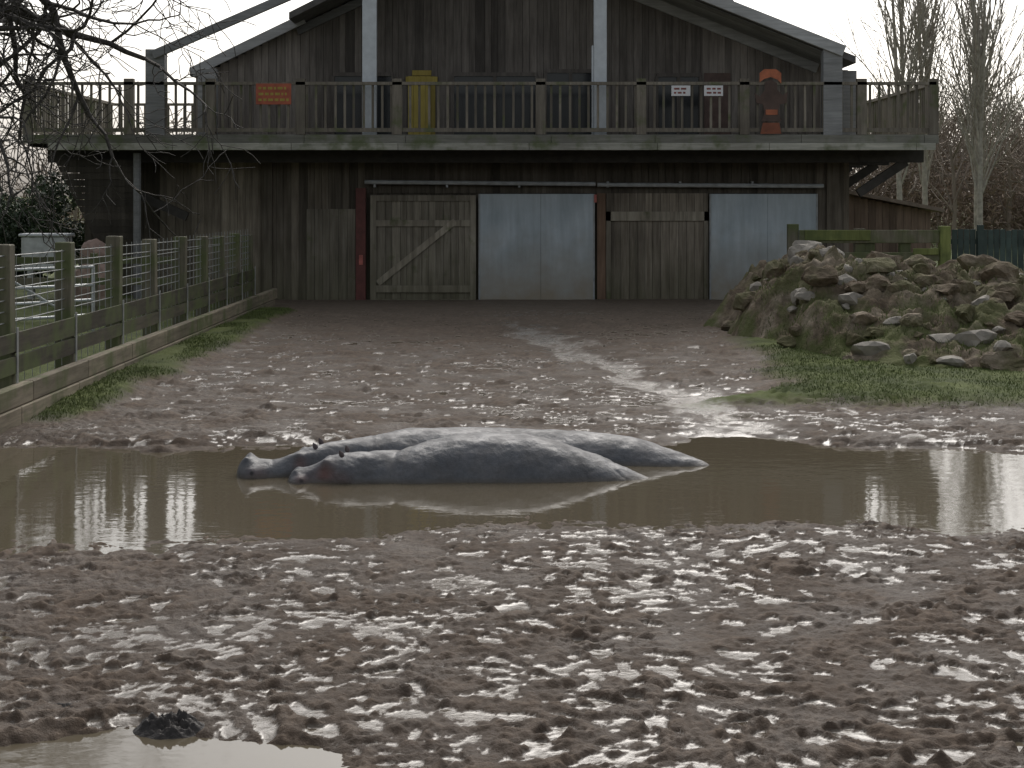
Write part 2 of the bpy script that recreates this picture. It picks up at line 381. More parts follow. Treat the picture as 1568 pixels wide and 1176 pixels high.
def rock(mb_V,mb_F,c,r,flat=.7,sub=3,rr=.22):
    bm=bmesh.new(); bmesh.ops.create_icosphere(bm,subdivisions=sub,radius=1)
    o=len(mb_V); sx,sy=random.uniform(.8,1.4),random.uniform(.8,1.3); s=random.random()*50
    pl=[(Vector([random.gauss(0,1) for _ in range(3)]).normalized(),random.uniform(.5,.85)) for _ in range(10)]
    for v in bm.verts:
        p=v.co.copy()
        for nrm,dd_ in pl:
            e=p.dot(nrm)-dd_
            if e>0: p-=nrm*e
        p*=1+rr*float(fbm(np.array(p.x*2.5+s),np.array(p.y*2.5+p.z*1.7),3,1))
        mb_V.append((c[0]+p.x*r*sx,c[1]+p.y*r*sy,c[2]+p.z*r*flat))
    for f in bm.faces: mb_F.append(tuple(o+v.index for v in f.verts))
    bm.free()
rV,rF=[],[]
for i in range(150):
    x_=random.uniform(4.2,11.0); y_=random.uniform(21.5,30); rock(rV,rF,(x_,y_,mz(x_,y_)+.01),random.choice([.06,.08,.1,.14,.18,.24])*random.uniform(.7,1.2),.7,2)
for (x_,y_,r_,z_) in [(5.5,29.4,.48,1.3),(6.05,29.7,.34,1.32)]:
    rock(rV,rF,(x_,y_,max(mz(x_,y_)+.08,z_-.12)),r_,.65)
npmesh('rubble_rocks',rV,rF,M_rock)
rV,rF=[],[]
for i in range(200):
    x_=random.uniform(4.0,11.5); y_=random.uniform(21.0,30); rock(rV,rF,(x_,y_,mz(x_,y_)+.01),random.choice([.10,.16,.22,.30])*random.uniform(.7,1.2),.7,3,.3)
for (x_,y_,r_,z_) in [(5.15,28.6,.34,1.1),(6.7,28.2,.36,1.1),(7.3,28,.3,1.05),(8.1,27.4,.3,1.0),(4.8,28.5,.3,.8)]:
    rock(rV,rF,(x_,y_,max(mz(x_,y_)+.05,z_-.1)),r_,.75,3,.3)
npmesh('earth_clods',rV,rF,M_mound,np.full((len(rV),3),.6),False)
def gM():
    xx=random.uniform(4.2,12); yy=random.uniform(20.5,28.5)
    if vn(np.array(xx*1.1),np.array(yy*1.1),4)<.4: return None
    return (xx,yy,mz(xx,yy)-.01)
blades('mound_weeds',20000,gM,M_grass,.03,.10)

# ------------------------------------------------------------ hippos
M_hippo,nt,b=newmat('hippo_skin')
a=attr(nt); sp=N(nt,'ShaderNodeSeparateColor'); nt.links.new(a.outputs['Color'],sp.inputs[0])
hn=noise(nt,2.2,4); hf=noise(nt,26,4,rough=.7); hm=noise(nt,6,4)
c=ramp(nt,hn,[(.3,(.078,.082,.089)),(.7,(.130,.135,.145))])
c=mix(nt,.6,c,ramp(nt,hf,[(.3,(.65,.65,.65)),(.7,(1.25,1.25,1.25))]),'MULTIPLY')
c=mix(nt,.4,c,ramp(nt,hm,[(.4,(1,1,1)),(.65,(1.25,1.12,.98))]),'MULTIPLY')
c=mix(nt,sp.outputs[0],c,(.18,.085,.070))
c=mix(nt,sp.outputs[1],c,(.11,.095,.075))
c=mix(nt,sp.outputs[2],c,(.02,.018,.018))
nt.links.new(c,b.inputs['Base Color']); nt.links.new(ramp(nt,hm,[(.35,(.36,)*3),(.65,(.62,)*3)]),b.inputs['Roughness']); b.inputs['Specular IOR Level'].default_value=.32
bump(nt,b,hf,.6,.013)
def hippo(name,st,bumps,creases,ears,darks,pink):
    st=np.array(st); NS,NT=420,180
    cum=np.concatenate([[0],np.cumsum(np.maximum(np.abs(np.diff(st[:,0])),.03))]); cum/=cum[-1]
    tt=np.linspace(0,1,NS)
    k=np.exp(-np.linspace(-2,2,13)**2); k/=k.sum()
    def ev(c):
        v=np.interp(tt,cum,c); vp=np.pad(v,6,mode='reflect',reflect_type='odd'); return np.convolve(vp,k,'valid')
    x,yc,wd,zt,zb=[ev(st[:,i])[:,None] for i in range(5)]
    wd=np.maximum(wd,.004)
    th=np.linspace(0,2*math.pi,NT,endpoint=False)[None,:]
    ce,se=np.cos(th),np.sin(th)
    zc=(zt+zb)/2; hh=np.maximum((zt-zb)/2,.004)
    PX=x+0*th; PY=yc+wd*np.sign(ce)*np.abs(ce)**.88; PZ=zc+hh*np.sign(se)*np.abs(se)**.95
    nx=0*PX; ny=ce/wd; nz=se/hh; L=np.sqrt(ny**2+nz**2); ny/=L; nz/=L
    D=0*PX
    for (bx,by,bz,r,am) in bumps:
        D+=am*np.exp(-(((PX-bx)**2+(PY-by)**2+(PZ-bz)**2)/r**2))
    for (cx,sl,wd_,am) in creases:
        xx=cx+sl*(PZ-.1)+.02*np.sin(PY*13+cx*9)
        D-=am*np.exp(-((PX-xx)/wd_)**2)*(.5+.5*np.sin(th*.5+cx)**2)
    D+=.014*fbm(PX*4+3,PZ*5+PY*4,3,3)+.003*fbm(PX*18,PZ*18+PY*15,3,4)
    PY+=ny*D; PZ+=nz*D
    V=np.stack([PX,PY,PZ],-1).reshape(-1,3)
    i=np.arange(NS-1)[:,None]*NT; j=np.arange(NT)[None,:]; j2=(j+1)%NT
    F=np.stack([i+j,i+NT+j,i+NT+j2,i+j2],-1).reshape(-1,4)
    R=np.zeros(len(V)); K=np.zeros(len(V))
    for (bx,by,bz,r,am) in pink: R+=am*np.exp(-(((V[:,0]-bx)**2+(V[:,1]-by)**2+(V[:,2]-bz)**2)/r**2))
    for (bx,by,bz,r) in darks: K+=np.exp(-((((V[:,0]-bx)**2+(V[:,1]-by)**2+(V[:,2]-bz)**2)/r**2))**2)
    G=np.clip(1-V[:,2]/.05,0,1)*.8
    EV=[V];EF=[F];o=len(V);cols=[np.stack([np.clip(R,0,1),G,np.clip(K,0,1)],1)]
    for (ex,ey,ez,sz,ang) in ears:
        nu,nv=14,12; uu=np.linspace(0,1,nu)[:,None]; vv=np.linspace(0,2*math.pi,nv,endpoint=False)[None,:]
        rr=np.sin(np.clip(uu*1.02,0,1)**.7*math.pi)**.8*.42+.05*(1-uu)
        px=rr*np.cos(vv)*.8; py=rr*np.sin(vv)*.45+.25*px**2*3; pz=uu*1.1-.25+0*vv
        c_,s_=math.cos(ang),math.sin(ang)
        qx=px*c_+pz*s_; qz=-px*s_+pz*c_
        ev_=np.stack([ex+sz*qx,ey+sz*py,ez+sz*qz],-1).reshape(-1,3)
        i=np.arange(nu-1)[:,None]*nv; j=np.arange(nv)[None,:]; j2=(j+1)%nv
        EV.append(ev_); EF.append(np.stack([i+j,i+nv+j,i+nv+j2,i+j2],-1).reshape(-1,4)+o); o+=len(ev_)
        cols.append(np.tile([[.3,0,.1]],(len(ev_),1)))
    return npmesh(name,np.concatenate(EV),np.concatenate(EF),M_hippo,np.concatenate(cols),True)
front=[(-2.03,14.10,.01,-.06,-.12),(-2.015,14.10,.12,.02,-.18),(-1.98,14.10,.20,.075,-.24),(-1.91,14.10,.23,.10,-.27),(-1.83,14.11,.21,.115,-.28),(-1.76,14.12,.17,.145,-.29),(-1.68,14.13,.18,.185,-.3),(-1.58,14.15,.22,.215,-.33),
 (-1.4,14.18,.27,.24,-.4),(-1.2,14.22,.31,.24,-.5),(-1.07,14.27,.35,.235,-.6),(-.85,14.33,.44,.29,-.7),(-.5,14.42,.5,.35,-.8),(-.25,14.45,.53,.375,-.82),(.1,14.45,.54,.355,-.85),
 (.45,14.43,.52,.285,-.85),(.8,14.38,.45,.17,-.8),(1.05,14.28,.36,.075,-.75),(1.25,14.2,.22,-.01,-.65),(1.4,14.15,.12,-.14,-.5),(1.48,14.12,.01,-.3,-.35)]
hippo('hippopotamus',front,
  [(-1.68,14.01,.17,.055,.055),(-1.68,14.26,.17,.055,.055),(-1.95,14.02,.09,.05,.03),(-1.95,14.2,.09,.05,.03),(-1.9,13.88,.04,.08,.03),(-1.5,13.92,.08,.13,.045),(-1.62,13.95,.09,.05,-.02),(-1.78,13.93,.06,.05,-.025),(-.95,14.0,.1,.25,.02)],
  [(-1.07,.25,.03,.024),(-.97,.3,.02,.006),(-1.36,.5,.025,.010),(.93,-1.0,.02,.006),(.62,-.9,.03,.005)],
  [(-1.52,14.02,.23,.065,-.45),(-1.50,14.30,.23,.065,-.3)],
  [(-1.70,13.955,.165,.022),(-1.97,13.98,.085,.018),(-1.86,13.885,.035,.03)],
  [(-1.68,13.93,.08,.09,.9),(-1.86,13.9,.03,.08,.5),(-1.5,13.9,.03,.08,.3)])
rear=[(-2.53,14.40,.01,-.02,-.1),(-2.52,14.40,.13,.085,-.16),(-2.48,14.40,.22,.135,-.2),(-2.41,14.40,.26,.155,-.22),(-2.27,14.40,.25,.13,-.25),(-2.12,14.41,.20,.14,-.28),(-1.97,14.45,.20,.21,-.3),
 (-1.82,14.5,.24,.25,-.35),(-1.65,14.6,.28,.27,-.42),(-1.4,14.8,.34,.285,-.55),(-1.0,15.1,.46,.31,-.75),(-.5,15.3,.52,.30,-.8),(-.1,15.35,.54,.28,-.85),(.4,15.35,.55,.26,-.85),
 (.9,15.3,.52,.24,-.85),(1.25,15.2,.47,.195,-.8),(1.6,15.05,.36,.10,-.7),(1.85,14.92,.22,.015,-.6),(2.0,14.85,.1,-.09,-.45),(2.06,14.8,.01,-.2,-.3)]
hippo('hippopotamus',rear,
  [(-2.43,14.29,.16,.055,.055),(-2.43,14.51,.16,.055,.055),(-1.95,14.31,.20,.05,.055),(-1.95,14.59,.20,.05,.055),(-2.32,14.15,.04,.1,.03),(-2.2,14.4,.14,.05,-.015)],
  [(-1.35,.25,.03,.014),(-2.2,.3,.02,.006)],
  [(-1.80,14.38,.245,.065,-.5),(-1.78,14.62,.25,.065,-.35)],
  [(-2.47,14.26,.18,.022),(-1.975,14.255,.20,.022),(-2.35,14.15,.05,.02)],
  [(-2.3,14.15,.02,.1,.3),(-1.93,14.27,.12,.06,.5)])

# ------------------------------------------------------------ barn
barn=empty('barn')
YB=38.0; YD=36.0
def boards(mb,x0,x1,z0,zt,y,wd=.17,lo=.7,hi=1.25):
    x=x0
    while x<x1-.02:
        w_=min(wd*random.uniform(.8,1.2),x1-x)
        z1=zt(x+w_/2) if callable(zt) else zt
        j=random.uniform(0,.012); s_=random.uniform(lo,hi)*(.6 if random.random()<.08 else 1)
        mb.box(x+.004,x+w_-.004,y-.025-j,y-j,z0,z1,s_); x+=w_
XL,XR=EX(300,YB),EX(1300,YB)
def rake(x):
    if x<-5.21: return np.interp(x,[-7.7,-7.19,-5.21],[5.62,5.73,6.73])
    return min(6.73+.472*(x+5.21), 5.72+.43*(7.7-x)+.1)
RX=-.49
mb=MB(); boards(mb,EX(130,YB),EX(245,YB),0,3.62,YB,.2,.22,.38); boards(mb,EX(245,YB),EX(400,YB),0,3.62,YB,.2,.65,1.1); boards(mb,EX(400,YB),EX(560,YB),0,3.62,YB,.2,.45,.75)  # leftmost boards very dark: shade of the recess painted into their tone
boards(mb,EX(560,YB),EX(1262,YB),EZ(296,YB),3.62,YB,.2,.35,.5)  # dark band above the doors: shade below the deck painted into the boards
boards(mb,EX(928,YB),EX(1084,YB),0,EZ(296,YB),YB,.19,.7,1.1); boards(mb,EX(1250,YB),EX(1300,YB),0,3.62,YB,.2,.6,.9)
mb.box(EX(130,YB),EX(1300,YB),YB+.03,YB+.25,0,3.9,.4)
mb.obj('lower_wall',M_barn,barn)
mb=MB(); boards(mb,XL,EX(460,YB),4.0,rake,YB,.19,1.2,2.0); boards(mb,EX(1075,YB),XR,4.0,rake,YB,.19,1.2,2.2)
boards(mb,EX(460,YB),EX(1075,YB),4.0,rake,YB,.19,.8,1.3)  # middle boards darker than the sides: gable shadow painted into their tone
pts=[(XL,3.95)]+[(x,rake(x)-.03) for x in (XL,-7.19,-5.21,RX,XR)]+[(XR,3.95)]
mb.poly(pts,YB+.03,YB+.25,.4); mb.obj('gable_wall',M_barnup,barn)
mb=MB()
for xx,s_ in ((XL,1),(XR,-1)):
    mb.box(min(xx,xx+.2*s_),max(xx,xx+.2*s_),YB+.25,52,0,5.6,.8)
mb.box(XL,XR,52,52.2,0,5.6,.8); mb.obj('side_walls',M_barn,barn)
mb=MB()
def slab(p,q,y0,y1,y0b,t_=.16,sh=1.0):
    (xa,za),(xb,zb)=p,q
    mb.prism8([(xa,y0,za),(xb,y0b,zb),(xb,y1,zb),(xa,y1,za),(xa,y0,za+t_),(xb,y0b,zb+t_),(xb,y1,zb+t_),(xa,y1,za+t_)],sh)
slab((-7.75,5.50),(-5.21,6.74),37.7,53,37.7); slab((-5.21,6.742),(RX,9.0),36.6,53,36.0)
slab((RX,9.0),(7.9,5.66),36.0,53,36.0)
mb.obj('roof',M_roof,barn)
mb=MB()
for k in range(9):
    y0=36.1+k*.2; mb.prism8([(RX,y0,8.97),(7.5,y0,5.79),(7.5,y0+.19,5.79),(RX,y0+.19,8.97),(RX,y0,8.99),(7.5,y0,5.81),(7.5,y0+.19,5.81),(RX,y0+.19,8.99)],random.uniform(.8,1.2))
mb.beam((RX,35.95,9.15),(7.62,35.95,5.93),.06,.26,1.35)
mb.beam((RX,37.94,8.86),(7.4,37.94,5.70),.07,.24,1.3)
mb.beam((-8.24,35.95,5.84),(RX,35.95,9.19),.12,.2,.8)
mb.beam((-7.7,37.65,5.58),(-5.0,37.65,6.88),.06,.24,1.1)
mb.beam((-5.2,37.9,6.60),(RX,37.9,8.8),.06,.2,.5)
for xx in (-8.2,7.37): mb.box(xx-.22,xx+.22,35.98,36.3,4.0,5.98,.8)
mb.box(EX(1285,37),EX(1312,37),37.0,37.4,4,EZ(108,37),.9); mb.box(EX(300,37),EX(328,37),37.2,37.5,4,EZ(104,37),.8)
mb.obj('barge_boards_and_posts',M_greyy,barn,.01)
mb=MB(); mb.tube((5.25,38.6,6.6),(5.25,38.6,7.35),.14,.14,10); mb.tube((5.25,38.6,7.35),(5.25,38.6,7.45),.24,.2,10); mb.obj('flue',M_dark,barn)
fr=MB(); gl_=MB()
for a0,a1,b0 in ((510,602,117),(693,822,117),(835,912,112),(1005,1072,118)):
    x0,x1=EX(a0,YB),EX(a1,YB); zt=EZ(b0,YB)
    gl_.box(x0,x1,YB-.05,YB-.03,4.0,zt,1)
    for xx in np.linspace(x0,x1,3): fr.box(xx-.04,xx+.04,YB-.1,YB-.02,4.0,zt,.8)
    fr.box(x0,x1,YB-.103,YB-.02,zt,zt+.09,.9)
fr.obj('window_frames',M_barnup,barn); gl_.obj('windows',M_glass,barn)
mb=MB(); mb.box(EX(1078,YB),EX(1118,YB),YB-.06,YB-.03,4.0,EZ(112,YB),1); mb.obj('reddish_door',plain('faded_red',(.13,.085,.07),.7),barn)
mb=MB(); x0,x1=EX(625,YB),EX(667,YB); boards(mb,x0,x1,4.0,EZ(117,YB),YB-.04,.13,.8,1.1); mb.box(x0-.05,x1+.05,YB-.12,YB-.05,EZ(126,YB),EZ(118,YB),.8)
mb.box(x0+.1,x1-.1,YB-.07,YB-.03,EZ(116,YB),EZ(108,YB),.7)
mb.obj('yellow_door',M_yellow,barn)
mb=MB(); DL,DR=EX(35,YD),EX(1437,YD); dz=EZ(206,YD)
x=DL
while x<DR:
    x2=min(x+random.uniform(2.2,3.4),DR); mb.box(x+.004,x2-.004,YD-.05,YD,dz-.21,dz-.01,random.uniform(.5,.8)); x=x2
x=DL+.6
while x<DR-.1:
    x2=min(x+random.uniform(2.2,3.4),DR-.08); mb.box(x+.004,x2-.004,YD-.09,YD-.052,dz-.36,dz-.20,random.uniform(1.05,1.4)); x=x2
mb.obj('deck_fascia',M_grey,barn,.006)
mb=MB()
for yy in np.arange(YD+.01,38,.15): mb.box(DL,DR,yy,yy+.14,dz-.05,dz,random.uniform(.6,1))
for yy in np.arange(38.01,44,.15):
    mb.box(DL,XL-.02,yy,yy+.14,dz-.05,dz); mb.box(XR+.02,DR,yy,yy+.14,dz-.05,dz)
mb.obj('deck_boards',M_grey,barn)
mb=MB()
for xx in np.arange(DL+.1,DR,.6): mb.box(xx,xx+.07,YD+.02,YB-.05,dz-.27,dz-.06,.9)
mb.box(DL+.3,DR-.1,36.9,37.1,dz-.62,dz-.28,.9)
for s_,xa in ((-1,XL),(1,XR)):
    for yy in (37,40,43):
        xo=DL+.4 if s_<0 else DR-.2
        mb.box(min(xa,xo),max(xa,xo),yy-.11,yy+.11,dz-.62,dz-.28,.9)
        mb.beam((xo-s_*.3,yy,dz-.6),(xa,yy,dz-1.9 if s_<0 else dz-1.35),.16,.2,1)
mb.obj('deck_joists',M_dark,barn)
mb=MB()
for k in range(12):
    z0=3.45-k*.155; z1=z0-.145; f0=(3.45-z0)/1.85; f1=(3.45-z1)/1.85
    xo0=EX(82,36.4)+f0*.95; xo1=EX(82,36.4)+f1*.95; xi=EX(215,36.8)
    mb.prism8([(xo1,36.45,z1),(xi,36.45,z1),(xi,36.5,z1),(xo1,36.5,z1),(xo0,36.45,z0),(xi,36.45,z0),(xi,36.5,z0),(xo0,36.5,z0)],random.uniform(.15,.26))  # dark brown boards, tone lowered further to paint in the under-balcony shade
mb.obj('stair_cladding',M_barn,barn)
mb=MB(); mb.tube((EX(210,36.3),36.3,0),(EX(210,36.3),36.3,3.6),.09,.09,8,.6); mb.obj('prop',M_greyy,barn)
mb=MB(); zt=EZ(125,YD); zb=EZ(199,YD)
def rail(p,q):
    p=Vector(p);q=Vector(q);L=(q-p).length; n_=int(L/.215)
    mb.beam(p+Vector((0,0,zt-.04)),q+Vector((0,0,zt-.04)),.12,.07,1.1); mb.beam(p+Vector((0,0,zb)),q+Vector((0,0,zb)),.07,.09,.9)
    for i in range(1,n_):
        c_=p.lerp(q,i/n_); j=random.uniform(-.01,.01); mb.box(c_.x-.027+j,c_.x+.027+j,c_.y-.02,c_.y+.02,zb+.03,zt-.07,random.uniform(.6,1.2))
rail((DL+.05,YD+.04,0),(DR-.05,YD+.04,0)); rail((DL+.05,YD+.1,0),(DL+.05,44,0)); rail((DR-.05,YD+.1,0),(DR-.05,44,0))
rail((DL+.05,44,0),(XL,44,0)); rail((XR,44,0),(DR-.05,44,0))
for a in (42,197,322,460,608,828,982,1140,1320,1430):
    x=EX(a,YD); mb.box(x-.11,x+.11,YD-.02,YD+.14,dz,zt+.07,random.uniform(.85,1.1))
mb.obj('balustrade',M_rail,barn)
mb=MB()
for a,w_ in ((566,.165),(919,.15)):
    x=EX(a,36.35); mb.box(x-w_,x+w_,36.28,36.45,dz,EZ(-130,36.35),1)
x=EX(919,36.35); mb.box(x-.2,x-.157,36.27,36.44,dz,EZ(70,36.35),.95)
mb.obj('steel_columns',M_pipe,barn,.01)
mb=MB()
x0,x1=EX(568,YB),EX(729,YB); z0,z1=EZ(466,YB)+.02,EZ(299,YB)
boards(mb,x0,x1,z0,z1,YB-.12,.18,.55,.85)
for a,b_,c_,d_ in ((x0,x1,z0+.28,z0+.45),(x0,x1,z1-.75,z1-.6)): mb.box(a,b_,YB-.2,YB-.16,c_,d_,.85)
mb.box(x0,x1,YB-.201,YB-.16,z1-.14,z1,.6)
for a in (x0,x1-.14): mb.box(a,a+.14,YB-.205,YB-.161,z0,z1,.75)
mb.box(x0,x1,YB-.203,YB-.16,z0,z0+.12,.7)
mb.beam((x0+.18,YB-.185,z0+.5),(x1-.5,YB-.185,z1-.62),.04,.15,1.0)
mb.obj('sliding_wood_door',M_barnlight,barn)
mb=MB(); x0,x1=EX(928,YB),EX(1084,YB)
mb.box(x0,x1,YB-.09,YB-.04,EZ(338,YB),EZ(324,YB),.9); mb.box(x0,x0+.11,YB-.09,YB-.041,0,EZ(324,YB),.7); mb.box(x1-.1,x1,YB-.09,YB-.041,0,EZ(324,YB),.7)
mb.obj('panel_frame',M_barnlight,barn)
mb=MB(); boards(mb,EX(470,YB),EX(545,YB),.05,EZ(320,YB),YB-.05,.19,.42,.62); mb.obj('side_door',M_barnlight,barn)
for i,(a0,a1,b0,b1) in enumerate(((733,910,297,460),(1085,1250,297,464))):
    mb=MB(); x0,x1=EX(a0,YB),EX(a1,YB); z0,z1=EZ(b1,YB)+.03,EZ(b0,YB)
    xm=(x0+x1)/2+.1; mb.box(x0,xm-.003,YB-.17,YB-.12,z0,z1,1); mb.box(xm+.003,x1,YB-.172,YB-.12,z0,z1,.97)
    mb.obj('steel_door',M_sheet,barn)
    mb=MB()
    for xx in (x0,x1-.04): mb.box(xx,xx+.04,YB-.19,YB-.11,z0,z1,.6)
    mb.box(x0,x1,YB-.2,YB-.1,z0-.05,z0+.0,.35); mb.obj('steel_door_edge',M_galv,barn)
mb=MB(); mb.box(EX(546,YB),EX(561,YB),YB-.2,YB-.03,0,EZ(288,YB),.5); mb.box(EX(909,YB),EX(913,YB),YB-.2,YB-.13,EZ(310,YB),EZ(298,YB),1.8)
mb.box(EX(551,YB),EX(557,YB),YB-.22,YB-.2,EZ(405,YB),EZ(390,YB),1.8)
mb.obj('red_post',M_red,barn)
mb=MB(); mb.box(EX(914,YB),EX(927,YB),YB-.1,YB-.03,0,EZ(296,YB),.8); mb.obj('door_jamb',wood('jamb',(.19,.12,.08),(.30,.20,.135)),barn)
mb=MB()
mb.tube((EX(560,YB),YB-.25,EZ(279,YB)),(EX(911,YB),YB-.25,EZ(282,YB)),.05,.05,8); mb.tube((EX(914,YB),YB-.25,EZ(283,YB)),(EX(1258,YB),YB-.25,EZ(285,YB)),.05,.05,8)
for a in list(range(575,905,110))+list(range(930,1258,110)): x=EX(a,YB); mb.box(x-.025,x+.025,YB-.25,YB-.02,EZ(287,YB),EZ(278,YB),.6)
mb.obj('door_track',M_galv,barn)
mb=MB(); mb.box(EX(1264,YB),EX(1290,YB),YB-.15,YB-.03,0,3.5,.5); mb.box(EX(405,YB),EX(418,YB),YB-.12,YB-.03,0,3.5,.5)
mb.box(EX(410,YB),EX(1290,YB),YB-.5,YB-.001,-.05,.07,1.2); mb.obj('posts_and_sill',M_barn,barn)

def sign(name,a0,a1,b0,b1,Y,mat,lines=0,lm=None,th=.02):
    e=empty(name); x0,z1=E(a0,b0,Y);x1,z0=E(a1,b1,Y)
    m_=MB(); m_.box(x0,x1,Y-th,Y,z0,z1,1); m_.obj('panel',mat,e,.003)
    if lines:
        m_=MB(); hgt=(z1-z0)/(lines+.6)
        for i in range(lines):
            zc=z1-hgt*(i+.8); x=x0+.06
            while x<x1-.1:
                w_=random.uniform(.04,.13); w_=min(w_,x1-.05-x); m_.box(x,x+w_,Y-th-.004,Y-th-.001,zc-hgt*.22,zc+hgt*.22,1); x+=w_+.035
        m_.obj('lettering',lm,e)
    return e
sign('red_sign',392,446,128,160,35.97,M_redsign,3,M_yellow)
sign('white_notice',1028,1057,131,147,35.97,M_white,2,M_red); sign('white_notice',1078,1107,131,147,35.97,M_white,2,M_red)
e=empty('painted_totem_sign'); YS=35.96
m_=MB(); pts=[E(a,b_,YS) for a,b_ in ((1163,126),(1163,112),(1170,106),(1188,106),(1196,112),(1196,128),(1190,122),(1180,118),(1170,121))]; m_.poly(pts,YS-.03,YS,1)
pts=[E(a,b_,YS) for a,b_ in ((1168,188),(1193,188),(1196,205),(1164,205))]; m_.poly(pts,YS-.03,YS,.5)
pts=[E(a,b_,YS) for a,b_ in ((1172,168),(1190,168),(1190,176),(1172,176))]; m_.poly(pts,YS-.05,YS-.041,.9); m_.obj('orange_boards',M_orange,e)
m_=MB(); pts=[E(a,b_,YS) for a,b_ in ((1171,126),(1180,122),(1189,127),(1190,138),(1198,146),(1206,140),(1204,158),(1194,160),(1192,172),(1196,186),(1166,186),(1170,172),(1168,160),(1158,158),(1155,143),(1163,148),(1171,138))]; m_.poly(pts,YS-.04,YS-.002,1); m_.obj('figure',plain('rust_brown',(.10,.065,.05),.7),e)

# ------------------------------------------------------------ left fence
fe=empty('timber_fence'); XF=-5.65
posts=[13.2,15.35,17.45,19.8,22.2,24.5,26.6,28.5,30.3,32.0,33.6]
mb=MB()
for i,yp in enumerate(posts):
    zt_=np.interp(yp,[17,20,33],[2.06,2.02,1.78])+random.uniform(-.04,.04)
    lx,ly=random.uniform(-.03,.03),random.uniform(-.03,.03)
    b0=[(XF-.10,yp-.10),(XF+.10,yp-.10),(XF+.10,yp+.10),(XF-.10,yp+.10)]
    mb.prism8([(x_,y_,.05) for x_,y_ in b0]+[(x_+lx,y_+ly,zt_) for x_,y_ in b0],random.uniform(.75,1.1))
mb.obj('posts',M_fence,fe,.012)
mb=MB()
for a,c_ in zip(posts[:-1],posts[1:]):
    for z0,z1 in ((.60,.78),(.82,1.04)):
        mb.box(XF+.102,XF+.14,a,c_-.008,z0+random.uniform(-.015,.015),z1,random.uniform(.4,.8))
mb.obj('kick_rails',M_fencey,fe)
mb=MB(); y=12.6
while y<34:
    y2=y+2.3
    mb.box(XF+.13,XF+.27,y+.008,y2,0.0,.25,random.uniform(.8,1.2)); mb.box(XF+.125,XF+.25,y+.5,y2+.49,.255,.48,random.uniform(.8,1.25)); y=y2
mb.obj('sleeper_kerb',M_sleep,fe,.012)
mb=MB()
for z in np.arange(1.15,1.98,.125):
    for a,c_ in zip(posts[:-1],posts[1:]): mb.tube((XF+.02,a,z-(.008*(a-17) if z>1.7 else 0)),(XF+.02,c_,z-(.008*(c_-17) if z>1.7 else 0)),.008,.008,5)
yy=13
while yy<33.5:
    mb.tube((XF+.02,yy,.45),(XF+.02,yy,1.9),.0045,.0045,4); yy+=.3
for yp in posts: mb.box(XF+.14,XF+.15,yp-.03,yp+.03,.2,1.1,1.2)
mb.obj('wire_mesh',M_wire,fe)
ge=empty('field_gate'); mb=MB()
p=Vector((-9.4,23.5,0));q=Vector((-7.0,26.2,0))
for z in (.35,.6,.85,1.1,1.4): mb.tube(p+Vector((0,0,z)),q+Vector((0,0,z)),.025)
for f in (0,.5,1): c_=p.lerp(q,f); mb.tube(c_+Vector((0,0,.3)),c_+Vector((0,0,1.42)),.03)
mb.tube(p+Vector((0,0,.35)),p.lerp(q,.5)+Vector((0,0,1.4)),.022); mb.tube(q+Vector((0,0,.35)),p.lerp(q,.5)+Vector((0,0,1.4)),.022)
mb.obj('gate_bars',M_galv,ge)
wv,wf=[],[]; rock(wv,wf,(-9.6,36,1.25),.42,1.1); rock(wv,wf,(-9.5,35.9,.5),.7,1.1); npmesh('boulder',wv,wf,M_pink)
te=empty('water_trough'); mb=MB(); mb.box(-10.9,-9.9,34.8,35.3,1.0,1.7,1); mb.box(-10.95,-9.85,34.75,35.35,1.7,1.77,1.1); mb.box(-10.8,-10.7,34.9,35.2,.05,1.0,.8); mb.box(-10.1,-10,34.9,35.2,.05,1.0,.8); mb.obj('tank',M_galv,te,.02)
f2=empty('timber_fence'); mb=MB()
for x in np.arange(-16,-6,1.6): mb.box(x-.06,x+.06,29.94,30.06,.05,1.5,1)
for z in (.5,.9,1.3): mb.box(-16,-6.4,29.88,29.93,z,z+.13,random.uniform(.8,1.2))
mb.obj('rails',M_fence,f2)

# ------------------------------------------------------------ right fence, panels, shed
fr_=empty('timber_fence'); YR=32.6; mb=MB()
for a,b_,m_ in ((1214,343,1),(1240,352,.8),(1316,350,.9),(1330,360,.7),(1385,352,.8)):
    x=EX(a,YR); mb.box(x-.11,x+.11,YR-.1,YR+.1,.05,EZ(b_,YR),m_)
for b_,hh_ in ((352,20),(386,13),(410,18)):
    mb.box(EX(1222,YR),EX(1436,YR),YR-.15,YR-.105,EZ(b_+hh_,YR),EZ(b_,YR))
mb.obj('rails_and_posts',M_fence,fr_,.01)
mb=MB(); mb.box(EX(1436,YR),EX(1452,YR),YR-.2,YR,.05,EZ(346,YR),1.2); mb.box(EX(1230,YR),EX(1330,YR),YR-.19,YR-.152,EZ(368,YR),EZ(352,YR),.8); mb.box(EX(1395,YR),EX(1434,YR),YR-.19,YR-.152,EZ(390,YR),EZ(380,YR),1); mb.obj('mossy_members',M_greenwood,fr_,.01)
pf=empty('green_panel_fence'); mb=MB()
x=EX(1458,YR)
while x<16:
    mb.box(x,x+.11,YR,YR+.03,.3,EZ(352,YR)+random.uniform(-.02,.02)); x+=.125
for z in (.6,1.6): mb.box(EX(1456,YR),16,YR+.032,YR+.09,z,z+.1,1)
for x in np.arange(EX(1500,YR),16,1.9): mb.box(x-.06,x+.06,YR-.1,YR-.002,.05,2.0,.8)
mb.obj('slats',M_greenfence,pf)
sh_=empty('wooden_shed'); Y5=43.0; mb=MB()
def shr(x): return np.interp(x,[EX(1296,Y5),EX(1436,Y5)],[EZ(296,Y5),EZ(322,Y5)])
